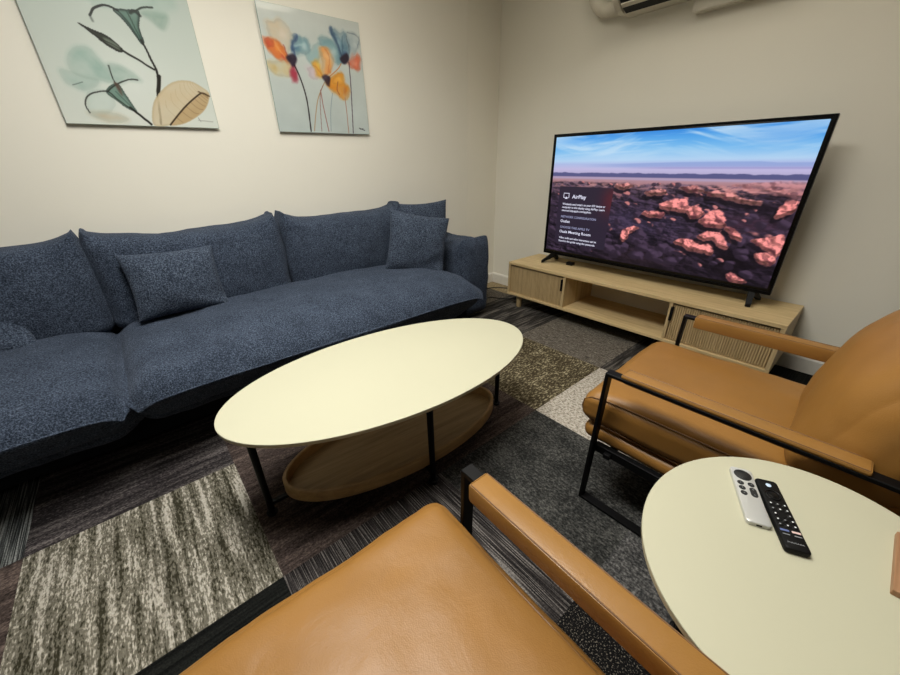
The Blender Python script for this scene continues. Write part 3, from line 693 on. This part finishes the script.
for i, x in enumerate((.0165, .0045, -.0075, -.0195, -.0305)):
    for y in (.0105, 0, -.0105):
        if i in (2,) and y == 0: continue
        b = bmesh.new(); lathe(b, x, y, [(.0043, T-.001), (.0043, T+.0003), (.0036, T+.0009)], 16); bt = obj('button', b, M['blackgloss'], rm, 40)
        b = bmesh.new(); box(b, x-.0012, x+.0012, y-.0012, y+.0012, T+.0008, T+.0011); obj('mark', b, M['whiteprint'] if (i+int(y*200)) % 3 else M['greyprint'], bt)
for x, y, m, lb in ((-.0425, .0082, 'blueprint', 'blue shortcut button'), (-.0425, -.0082, 'orangeprint', 'pinkish white shortcut button'), (-.0505, .0082, 'greyprint', None), (-.0505, -.0082, 'greyprint', None)):
    b = slab(rounded_rect(.0042 if lb else .0016, .0125 if lb else .0105, .0008, 3), [(0, T-.001), (0, T+.0004), (.0003, T+.0007)]); shift(b, (x, y, 0)); obj('shortcut_button', b, M[m], rm, label=lb)
b = fit_text('INSIGNIA', .023, .0027); bmesh.ops.rotate(b, verts=b.verts, cent=(0, 0, 0), matrix=Matrix.Rotation(-PI/2, 3, 'Z')); shift(b, (-.0675, .0115, T+.00025))
obj('lettering', b, M['greyprint'], rm)

bd = thing('wooden_board', 'flat brown wooden board at the right edge of the side table', 'board', (.775, -.235, ST))
b = bmesh.new(); box(b, -.072, .072, -.06, .06, 0, .011, .0015); obj('panel', b, M['board'], bd)
b = bmesh.new()
for x, y in ((-.055, -.045), (.055, -.045), (-.055, .045), (.055, .045)): pass
lathe(b, 0, -.02, [(.03, .0105), (.03, .013), (.027, .014)], 32); obj('coaster_ring', b, M['board'], bd, 40)

# ------------------------------------------------------------------ armchairs
def armchair(xc, yc, rz, label, seed):
    t = thing('armchair', label, 'armchair', (xc, yc, 0), (0, 0, R_(rz)), group='tan leather armchairs')
    YFR, YRR, ZA = .435, -.40, .531
    for sg in (-1, 1):
        x = sg*.322; w, th = .030, .011
        b = bmesh.new(); x0, x1 = x-w/2, x+w/2
        # flat-bar loop: floor runner, front post, arm rail, rear post in one mesh
        out = [(YRR, 0), (YFR, 0), (YFR-.012, ZA), (YRR-.05, ZA)]
        inn = [(YRR+th, th), (YFR-th, th), (YFR-.012-th, ZA-th), (YRR-.05+th, ZA-th)]
        tm = bmesh.new()
        O = [[tm.verts.new((xx, y, z)) for y, z in out] for xx in (x0, x1)]; I = [[tm.verts.new((xx, y, z)) for y, z in inn] for xx in (x0, x1)]
        for k in range(4):
            q = (k+1) % 4
            tm.faces.new((O[0][k], O[0][q], I[0][q], I[0][k])); tm.faces.new((O[1][k], I[1][k], I[1][q], O[1][q]))
            tm.faces.new((O[0][k], O[1][k], O[1][q], O[0][q])); tm.faces.new((I[0][k], I[0][q], I[1][q], I[1][k]))
        bmesh.ops.recalc_face_normals(tm, faces=tm.faces)
        bmesh.ops.bevel(tm, geom=list(tm.edges), offset=.0012, segments=1, affect='EDGES'); merge(b, tm)
        obj('side_frame', b, M['black'], t)
        # leather arm pad wrapped over the rail
        xo, xi = sg*.338, sg*.286
        poly = [(xo, ZA-.001), (xo, ZA+.012), (xi, ZA+.012), (xi, ZA-.034), (sg*.306, ZA-.034), (sg*.306, ZA-.001)]
        b = bmesh.new(); prism(b, poly, 'y', -.128, .378, .006); pad = obj('arm_pad', b, M['leatherarm'], t, 40)
        b = bmesh.new(); zt = ZA+.0115
        tube(b, [(xo-sg*.004, -.123, zt), (xo-sg*.004, .373, zt), (xi+sg*.004, .373, zt), (xi+sg*.004, -.123, zt)], .0014, 6, closed=True); obj('stitching', b, M['piping'], pad)
        # seat rail on each side
        b = bmesh.new(); box(b, sg*.297-.011, sg*.297+.011, -.36, .425, .208, .238, .002); obj('seat_rail', b, M['black'], t)
    for y in (.375, -.35):
        b = bmesh.new(); box(b, -.322, .322, y-.011, y+.011, .210, .228, .002); obj('crossbar', b, M['black'], t)
    ZT, ZB = .425, .288
    def sf(o, c):
        x, y, z = c; k = .010*abs(x)**8*abs(y)**8*(1-.5*abs(z)); o.x += math.copysign(k, x); o.y += math.copysign(k, y); o.z -= .004*max(0, y)**4*max(0, z); o.z -= .006*abs(x)**5*max(0, z); return o
    b = shift(soft_box(.590, .60, ZT-ZB-.010, .042, 44, puff=(.003, .008, .014), wr=.0045, wfreq=6, seed=seed, fn=sf), (.002, .199, (ZT+ZB)/2-.004)); sc = obj('seat_cushion', b, M['leather'], t, True)
    for sg in (-1, 1):
        xs_ = -.003+sg*.281; h0, h1 = ZB+.012, ZT-.022
        pth = [(y+.030, z-.0) for y, z in [(-.10, h1), (.1, h1), (.3, h1-.001), (.40, h1-.003), (.445, h1-.012), (.466, h1-.030), (.470, (h0+h1)/2-.004), (.464, h0+.024), (.44, h0+.008), (.40, h0), (.2, h0), (-.1, h0)]]
        b = bmesh.new(); tube(b, [(xs_, y, z) for y, z in pth], .0028, 8); obj('piping', b, M['piping'], sc, True)
    b = shift(soft_box(.570, .585, .062, .028, 28, puff=(.004, .01, 0), wr=.003, seed=seed+2), (-.003, .192, .258)); obj('seat_base', b, M['leather'], t, True)
    # plump reclined back cushion
    def bf(o, c):
        x, y, z = c
        o.y += -.05*max(0, z)**2*(.65+.35*y)
        o.z -= .085*abs(x)**3*max(0, z)
        if y < 0: o.y += .014*1.3*math.exp(-((z+.46-.16*x)/.05)**2)
        return o
    b = soft_box(.61, .20, .47, .085, 40, puff=(.0, .045, .02), wr=.007, wfreq=4.5, seed=seed+4, fn=bf)
    bmesh.ops.rotate(b, verts=b.verts, cent=(0, 0, 0), matrix=Matrix.Rotation(R_(17), 3, 'X'))
    bk = obj('back_cushion', shift(b, (.012, -.155, .588)), M['leather'], t, True)
    b = soft_box(.57, .05, .62, .02, 20, wr=.003, seed=seed+6)
    bmesh.ops.rotate(b, verts=b.verts, cent=(0, 0, 0), matrix=Matrix.Rotation(R_(17), 3, 'X'))
    obj('back_sling', shift(b, (0, -.312, .485)), M['leather'], t, True)
    return t
armchair(1.303, .0, 1.2, 'tan leather armchair with black metal frame in front of the television cabinet', 3)
armchair(.059, .004, -1.3, 'tan leather armchair in the foreground, cut off by the lower edge of the photo', 14)

# ------------------------------------------------------------------ media cabinet
XF, CY0, CY1, CT = 2.25, .165, 1.915, .373
cab = thing('media_cabinet', 'long low pale oak media cabinet under the television', 'cabinet', ((XF+2.655)/2, (CY0+CY1)/2, 0))
XBk = 2.648
b = bmesh.new(); box(b, XF, XBk, CY0, CY1, CT-.020, CT, .0015); obj('top_panel', b, M['oak'], cab, world=True)
b = bmesh.new(); box(b, XF, XBk, CY0, CY1, .104, .122, .0015); obj('bottom_panel', b, M['oak'], cab, world=True)
for y in (CY0, CY1-.02):
    b = bmesh.new(); box(b, XF+.0005, XBk, y, y+.02, .1225, CT-.0205, .001); obj('side_panel', b, M['oakv'], cab, world=True)
for y in (.672, 1.386):
    b = bmesh.new(); box(b, XF+.004, XBk, y, y+.018, .1225, CT-.0205, .001); obj('divider', b, M['oakv'], cab, world=True)
for y0, y1, hy, lab in ((.188, .670, .668, 1), (1.406, 1.893, 1.412, -1)):
    b = bmesh.new(); z0, z1 = .127, CT-.030
    box(b, XF+.020, XF+.030, y0, y1, z0, z1)
    n = int((y1-y0)/.0115); p = (y1-y0)/n
    for k in range(n):
        yc = y0+p*(k+.5); w = p*.40
        prism(b, [(XF+.0205, yc-w), (XF+.013, yc-w*.75), (XF+.011, yc), (XF+.013, yc+w*.75), (XF+.0205, yc+w)], 'z', z0, z1)
    d = obj('door', b, M['oakv'], cab, 30, world=True)
    b = bmesh.new(); box(b, XF-.004, XF+.011, hy-.008 if lab < 0 else hy-.006, hy+.006 if lab < 0 else hy+.008, .245, .33, .002); obj('handle', b, M['black'], d, world=True, label='black edge pull')
for x in (XF+.05, XBk-.06):
    for y in (CY0+.09, CY1-.09):
        b = bmesh.new(); lathe(b, x, y, [(.019, 0), (.021, .003), (.024, .104)], 24); obj('leg', b, M['oakv'], cab, 40, world=True)

# ------------------------------------------------------------------ television
TX = 2.45; ty0, ty1, tz0, tz1 = 1.7319, .2948, .4462, 1.2660
tv = thing('television', 'large flat television showing a red rock desert on the oak cabinet', 'television', (TX+.03, (ty0+ty1)/2, CT))
b = bmesh.new(); box(b, TX+.002, TX+.028, ty1, ty0, tz0, tz1, .003); box(b, TX+.027, TX+.062, ty1+.18, ty0-.18, tz0+.02, tz0+.5, .012); obj('housing', b, M['blackgloss'], tv, 30, world=True)
SU = (.0075, .9925); SV = (.0195, .988)
b = bmesh.new(); w0 = .0004
iy0 = ty0-(ty0-ty1)*SU[0]; iy1 = ty0-(ty0-ty1)*SU[1]; iz0 = tz0+(tz1-tz0)*SV[0]; iz1 = tz0+(tz1-tz0)*SV[1]
for a in ((ty1, ty0, tz0, iz0), (ty1, ty0, iz1, tz1), (ty1, iy1, iz0, iz1), (iy0, ty0, iz0, iz1)): box(b, TX-.002, TX+.004, *a, .0006)
obj('bezel', b, M['blackgloss'], tv, world=True)
cv = Canvas(440, 250, (ty0-ty1)/(tz1-tz0)); cv.U = SU[0]+(SU[1]-SU[0])*cv.U; cv.V = SV[0]+(SV[1]-SV[0])*cv.V
U, V = cv.U, cv.V; HZ = .69
def grad(stops, V):
    out = np.zeros(V.shape+(3,)); ps = [s[0] for s in stops]
    for k in range(3): out[..., k] = np.interp(V, ps, [s[1][k] for s in stops])
    return out
cv.c = grad([(0, (30, 24, 34)), (.3, (44, 36, 50)), (.5, (58, 46, 60)), (.6, (92, 72, 84)), (.66, (176, 138, 150)), (.70, (178, 170, 206)), (.735, (192, 184, 222)), (.775, (172, 186, 228)), (.80, (176, 208, 240)), (.87, (128, 190, 238)), (.94, (84, 164, 232)), (1, (52, 132, 220))], V)
# clouds
cl = vnoise(U+.25*V, V+.06*np.sin(U*9), 4, 20, 5, 6); cl2 = vnoise(U, V-.05*U, 6, 44, 9, 5)
cv.blend(np.clip((cl-.47)*4.5, 0, 1)*.75*np.clip((V-.78)*8, 0, 1), (206, 228, 244)); cv.blend(np.clip((cl2-.56)*4, 0, 1)*.5*np.clip((V-.8)*8, 0, 1), (226, 238, 248))
cv.blend(np.exp(-((U-.3)**2/.03+(V-.86)**2/.006))*.35, (200, 224, 246))
cv.blend(np.exp(-((U-.13)**2/.012+(V-.95)**2/.0012))*.5, (60, 150, 236)); cv.blend(np.exp(-((U-.9)**2/.02+(V-.93)**2/.004))*.45, (52, 136, 226))
# far mesas
m1 = .775+.008*np.clip((U-.35)*4, 0, 1)*np.clip((.9-U)*20, 0, 1); cv.blend(np.clip((m1-V)/.004+.5, 0, 1)*np.clip((V-.745)/.012, 0, 1)*.45*np.clip((U-.15)*4, 0, 1), (120, 146, 206))
cv.blend(np.exp(-((V-.745)/.006)**2)*.5*np.clip((U-.35)*5, 0, 1), (138, 130, 190))
rid = .694+.016*vnoise(U, V*0, 26, 1, 3, 4)+.006; cv.blend(np.clip((rid-V)/.004+.5, 0, 1)*np.clip((V-.678)/.006+.5, 0, 1)*.9, (78, 80, 126))
cv.blend(np.exp(-((V-.668)/.008)**2)*.7, (172, 158, 194)); cv.blend(np.exp(-((V-.643)/.012)**2)*.55*vnoise(U, V, 20, 30, 2)*1.5, (206, 148, 150))
# ground relief: many lumps of rock lit warm on their upper left
G1 = vnoise(U, V, 13, 20, 21, 6); G2 = vnoise(U, V, 30, 44, 22, 5); G3 = vnoise(U+.2*V, V, 60, 90, 29, 3)
lit = np.clip((np.roll(G1, 3, 0)-G1)*12+(G1-np.roll(G1, -2, 1))*9, -1, 1); lit2 = np.clip((np.roll(G2, 2, 0)-G2)*9+(G2-np.roll(G2, -1, 1))*9, -1, 1)
gm = np.clip((.645-V)/.02, 0, 1)
cv.blend(gm*np.clip((.62-V)*5, 0, 1)*.55, (30, 22, 34))
cv.blend(gm*np.clip(lit, 0, 1)*.45, (104, 80, 108)); cv.blend(gm*np.clip(-lit, 0, 1)*.75, (14, 10, 18)); cv.blend(gm*np.clip(lit2, 0, 1)*.4, (96, 74, 104)); cv.blend(gm*np.clip(-lit2, 0, 1)*.5, (16, 11, 20))
cv.blend(gm*np.exp(-((U-.45)**2/.03+(V-.36)**2/.008))*.5, (70, 60, 88)); cv.blend(gm*np.clip((G3-.6)*5, 0, 1)*.35*np.clip((V-.15)*4, 0, 1), (92, 76, 108))
cv.blend(gm*np.clip((.22-V)*4, 0, 1)*.55, (18, 13, 20))
pk = np.clip((G1-.52)*9, 0, 1)*np.clip(lit*1.5+.25, 0, 1)
cv.blend(gm*np.clip((V-.46)/.1, 0, 1)*np.clip((U-.15)*3, .2, 1)*pk*.85, (208, 134, 132)); cv.blend(gm*np.clip((V-.585)/.03, 0, 1)*np.clip((G2-.46)*6, 0, 1)*.7, (214, 152, 150))
cv.blend(gm*np.exp(-((U-.88)**2/.012+(V-.41)**2/.003))*.7, (66, 42, 58)); cv.blend(gm*np.exp(-((U-.91)**2/.006+(V-.51)**2/.001))*.8, (24, 16, 26))
cv.blend(gm*np.exp(-((U-.86)**2/.009+(V-.16)**2/.012))*.85, (14, 8, 15)); cv.blend(gm*np.exp(-((U-.5)**2/.03+(V-.09)**2/.008))*.5, (44, 30, 34))
cv.blend(gm*np.exp(-((U-.1)**2/.006+(V-.05)**2/.002))*.4*np.clip(lit2+.5, 0, 1), (130, 104, 140))
rr = np.random.RandomState(12)
for vy in sorted(rr.uniform(.05, .63, 240)**.85, reverse=True):
    ux = rr.uniform(.02, .99); rx = rr.uniform(.012, .035)*(1.15-vy); ry = rx*rr.uniform(.8, 1.5)
    if vy > .64: continue
    n_ = vnoise(U, V, 30, 30, int(ux*1000), 2)-.5
    e_ = 1-np.sqrt(((U-ux)/rx)**2+((V-vy)/ry)**2)+n_*.9
    cv.blend(np.clip(e_*5, 0, 1)*.75, (46, 35, 50)); hot = 1.0 if rr.rand() < .08+.55*(vy > .47)+.25*(vy > .3)*(ux > .35) else .25
    cap = np.clip(e_*4, 0, 1)*np.clip(((U-ux)/rx*.8+(V-vy)/ry*.9-.1+n_*2)*1.6, 0, 1)
    cv.blend(cap*(.35+.55*hot), (214, 134, 132) if hot > .5 else (104, 82, 110))
for k, P in ROCKS.items():
    c = (206, 132, 132) if k in 'P' else ((214, 140, 136) if k in 'LMNO' else (236, 142, 138))
    d = cv.sd_poly(P); tx = vnoise(U, V, 40, 44, ord(k), 4); tx2 = vnoise(U+.3*V, V, 60, 24, ord(k)+7, 3)
    mask = np.clip((d+(.5-tx)*.03)/.008+.5, 0, 1)*(.45 if k == 'P' else 1)
    sh = np.roll(np.roll(mask, -7, 1), -4, 0); cv.blend(sh*.8*(V < .6), (22, 15, 24))
    lf = np.clip((np.roll(tx, 3, 0)-tx)*7+(tx-np.roll(tx, -2, 1))*5, -1, 1)
    shade = np.clip(.98+.4*(tx2-.5)+.3*lf, .3, 1.12)[..., None]
    rim = np.clip(mask-np.roll(mask, 6, 1), 0, 1)[..., None]
    cv.blend(mask, np.array(c, float)*shade*(1-.5*rim))
    cv.blend(mask*np.clip((.42-tx2)*6, 0, 1)*.7, (92, 48, 58))
scr = cv.mesh('screen', 1, 1, paint_mat('lit screen', emission=1.0), tv, lambda U, V: (np.full(U.shape, TX-.0005-tv.location.x), ty0-(ty0-ty1)*(SU[0]+(SU[1]-SU[0])*U)-tv.location.y, tz0+(tz1-tz0)*(SV[0]+(SV[1]-SV[0])*V)-CT))
# on-screen message panel
PU = lambda u: ty0-(ty0-ty1)*u
PV = lambda v: tz0+(tz1-tz0)*v
pc = Canvas(40, 30); n = vnoise(pc.U, pc.V, 3, 3, 4)
pc.c = np.zeros(pc.U.shape+(3,))+np.array([44, 38, 52.]); pc.blend(np.exp(-((pc.U-1)**2/.03+(pc.V-.8)**2/.05))*.75, (104, 36, 40)); pc.blend(n*.35, (52, 32, 56))
pan = pc.mesh('message_panel', 1, 1, paint_mat('lit panel', emission=1.0), scr, lambda U, V: (np.full(U.shape, TX-.0010-tv.location.x), PU(.062+.281*U)-tv.location.y, PV(.112+.484*V)-CT))
WT = emit_mat('lit lettering', (226, 226, 246), 1.0); WG = emit_mat('lit dim lettering', (150, 152, 186), 1.0)
def screen_text(s, u, v, wu, cap, mat):
    bm = fit_text(s, (ty0-ty1)*wu, cap, .018)
    for q in bm.verts: x, y, z = q.co; q.co = (TX-.0016, PU(u)-x, PV(v)+y)
    obj('screen_lettering', bm, mat, scr, world=True)
screen_text('AirPlay', .138, .503, .076, .024, WT)
screen_text("Wirelessly send what's on your iOS device or", .088, .446, .229, .0135, WT)
screen_text('computer to this display using AirPlay. Learn', .088, .420, .228, .0135, WT)
screen_text('more at help.apple.com/appletv.', .088, .393, .163, .0135, WT)
screen_text('NETWORK CONFIGURATION', .087, .339, .193, .0145, WG)
screen_text('Outlet', .087, .298, .054, .0185, WT)
screen_text('CHOOSE THIS APPLE TV', .088, .249, .166, .0145, WG)
screen_text('Oasis Meeting Room', .087, .208, .177, .0185, WT)
screen_text('Video, audio and other instructions can be', .088, .157, .210, .0135, WT)
screen_text('found in the guide using the passcode.', .088, .128, .207, .0135, WT)
b = bmesh.new(); ic = (PU(.105), PV(.521)); s = .021
ln = [(-s, -.010), (-s, .017), (s, .017), (s, -.010), (s*.45, -.010)]
tube(b, [(TX-.0016, ic[0]-x, ic[1]+z) for x, z in [(-s*.5, -.012), (-s, -.012), (-s, .017), (s, .017), (s, -.012), (s*.5, -.012)]], .0022, 6)
prism(b, [(ic[0]-.012, ic[1]-.020), (ic[0]+.012, ic[1]-.020), (ic[0], ic[1]-.004)], 'x', TX-.0018, TX-.0014)
obj('screen_icon', b, WT, scr, world=True)
for y, sg in ((1.640, 1), (.375, -1)):
    b = bmesh.new()
    for dx, dy, w in ((-.062, .072 if sg > 0 else -.012, 1), (.115, .05 if sg > 0 else -.02, 1)):
        p0 = Vector((TX+.016, y, tz0+.012)); p1 = Vector((TX+.016+dx, y+dy, CT+.006))
        t_ = bmesh.new(); n = Vector((-(p1-p0).y, (p1-p0).x, 0)).normalized()*.016
        A = [t_.verts.new(p0+n+Vector((0, 0, .01))), t_.verts.new(p0-n+Vector((0, 0, .01))), t_.verts.new(p0-n-Vector((0, 0, .035))), t_.verts.new(p0+n-Vector((0, 0, .035)))]
        B = [t_.verts.new(p1+n*.8+Vector((0, 0, .012))), t_.verts.new(p1-n*.8+Vector((0, 0, .012))), t_.verts.new(p1-n*.8-Vector((0, 0, .006))), t_.verts.new(p1+n*.8-Vector((0, 0, .006)))]
        t_.faces.new(A); t_.faces.new(B[::-1])
        for k in range(4): t_.faces.new((A[k], B[k], B[(k+1) % 4], A[(k+1) % 4]))
        bmesh.ops.recalc_face_normals(t_, faces=t_.faces); bmesh.ops.bevel(t_, geom=list(t_.edges), offset=.002, segments=2, affect='EDGES'); merge(b, t_)
    obj('stand_foot', b, M['blackmatte'], tv, world=True)
sb = thing('streaming_box', 'small black device on the oak cabinet under the left end of the television', 'device', (2.505, 1.515, CT))
b = bmesh.new(); box(b, -.022, .022, -.026, .026, 0, .022, .004); obj('case', b, M['blackmatte'], sb, 40)
b = bmesh.new(); lathe(b, -.0, 0, [(.012, .021), (.012, .0226)], 20); obj('cap', b, M['blackgloss'], sb, 40)

# ------------------------------------------------------------------ air conditioner and its pipes on the right wall
ac = thing('air_conditioner', 'white wall mounted air conditioner with a dark outlet above the television', 'air conditioner', (XR, 1.02, 1.87))
prof = [(XR, 1.868), (XR-.05, 1.868), (XR-.115, 1.885), (XR-.13, 1.90)]
b = bmesh.new(); prism(b, [(XR, 1.868), (XR-.055, 1.868), (XR-.095, 1.876), (XR-.095, 1.92), (XR-.185, 1.945), (XR-.205, 1.97), (XR-.205, 2.13), (XR-.18, 2.15), (XR, 2.15)], 'y', .56, 1.43, .004)
for y in (.56, 1.418): prism(b, [(XR-.05, 1.870), (XR-.12, 1.874), (XR-.19, 1.915), (XR-.207, 1.96), (XR-.207, 2.0), (XR-.05, 2.0)], 'y', y-.006, y+.03, .004)
body = obj('body', b, M['acwhite'], ac, 30, world=True)
b = bmesh.new(); prism(b, [(XR-.085, 1.871), (XR-.0965, 1.93), (XR-.19, 1.952), (XR-.2045, 1.955), (XR-.19, 1.925), (XR-.14, 1.888)], 'y', .595, 1.405); obj('outlet', b, M['acdark'], ac, world=True)
b = bmesh.new(); prism(b, [(XR-.145, 1.884), (XR-.149, 1.889), (XR-.168, 1.900), (XR-.168, 1.894)], 'y', .6, 1.4); obj('louver', b, M['acwhite'], ac, world=True)
dc = thing('duct_cover', 'pale grey cover box beside the air conditioner at the top of the wall', 'cover', (XR, .80, 1.796))
b = bmesh.new(); box(b, XR-.05, XR+.002, .55, 1.048, 1.797, 1.862, .004); obj('casing', b, M['acwhite'], dc, 30, world=True)
b = bmesh.new(); box(b, XR-.0535, XR-.049, .548, 1.05, 1.802, 1.857, .0015); obj('lid', b, M['acwhite'], dc, world=True)
pp = thing('pipe_cover', 'white curved pipe elbow at the left end of the air conditioner', 'pipe', (XR, 1.62, 1.93))
b = bmesh.new(); pth = [(1.4495, 1.925), (1.50, 1.925)]+[(1.52+.13*math.sin(a), 2.055-.13*math.cos(a)) for a in (R_(k) for k in range(0, 91, 9))]+[(1.65, 2.2), (1.65, 2.59)]
tube(b, [(XR-.046, y, z) for y, z in pth], .04, 18); p_ = obj('pipe', b, M['acwhite'], pp, 60, world=True)
b = bmesh.new(); tube(b, [(XR-.05, 1.455, 1.925), (XR-.05, 1.468, 1.925)], .0455, 18); obj('collar', b, M['acwhite'], p_, 40, world=True)

# ------------------------------------------------------------------ cables in the room corner
def cable(pts, r, label):
    b = bmesh.new(); tube(b, [tuple(p) for p in catmull3(pts)], r, 8)
    o = obj('power_cable', b, M['cable'], None, True); return tag(o, label, 'cable', 'black cables in the room corner')
def catmull3(p, k=8):
    p = [Vector(q) for q in p]; out = []
    for i in range(len(p)-1):
        a, b_, c, d = p[max(i-1, 0)], p[i], p[i+1], p[min(i+2, len(p)-1)]
        for q in range(k):
            t = q/k; out.append(.5*((2*b_)+(-a+c)*t+(2*a-5*b_+4*c-d)*t*t+(-a+3*b_-3*c+d)*t**3))
    out.append(p[-1]); return out
cable([(2.10, 2.30, .005), (2.30, 2.33, .005), (2.47, 2.32, .005), (2.56, 2.24, .006), (2.60, 2.12, .006), (2.62, 1.98, .006), (2.63, 1.93, .006)], .004, 'black cable along the wall foot in the room corner, the rear one of two')
cable([(2.08, 2.08, .005), (2.20, 2.12, .005), (2.28, 2.14, .005), (2.32, 2.05, .005), (2.40, 1.98, .005), (2.52, 1.93, .005)], .004, 'black cable looping over the carpet beside the cabinet, the front one of two')

# ------------------------------------------------------------------ camera and picture settings
def make_camera():
    yaw, pit, rol = (R_(v) for v in CAM)
    fwd = Vector((math.cos(yaw)*math.cos(pit), math.sin(yaw)*math.cos(pit), math.sin(pit)))
    rt = Vector((math.sin(yaw), -math.cos(yaw), 0)); up = rt.cross(fwd)
    r2 = math.cos(rol)*rt+math.sin(rol)*up; u2 = r2.cross(fwd)
    cd = bpy.data.cameras.new('camera'); cd.sensor_fit = 'HORIZONTAL'; cd.sensor_width = 36; cd.lens = 364.2/900*36; cd.clip_start = .01
    co = bpy.data.objects.new('camera', cd); COL.objects.link(co)
    m = Matrix((r2, u2, -fwd)).transposed().to_4x4(); m.translation = Vector((0, 0, 1.11)); co.matrix_world = m
    SC.camera = co
make_camera()
w = bpy.data.worlds.new('room world'); SC.world = w; w.use_nodes = True
w.node_tree.nodes['Background'].inputs[0].default_value = (.9, .86, .78, 1); w.node_tree.nodes['Background'].inputs[1].default_value = .02
vs = SC.view_settings; vs.view_transform = 'Standard'; vs.look = 'None'; vs.exposure = EXPOSURE; vs.gamma = 1; vs.use_curve_mapping = False
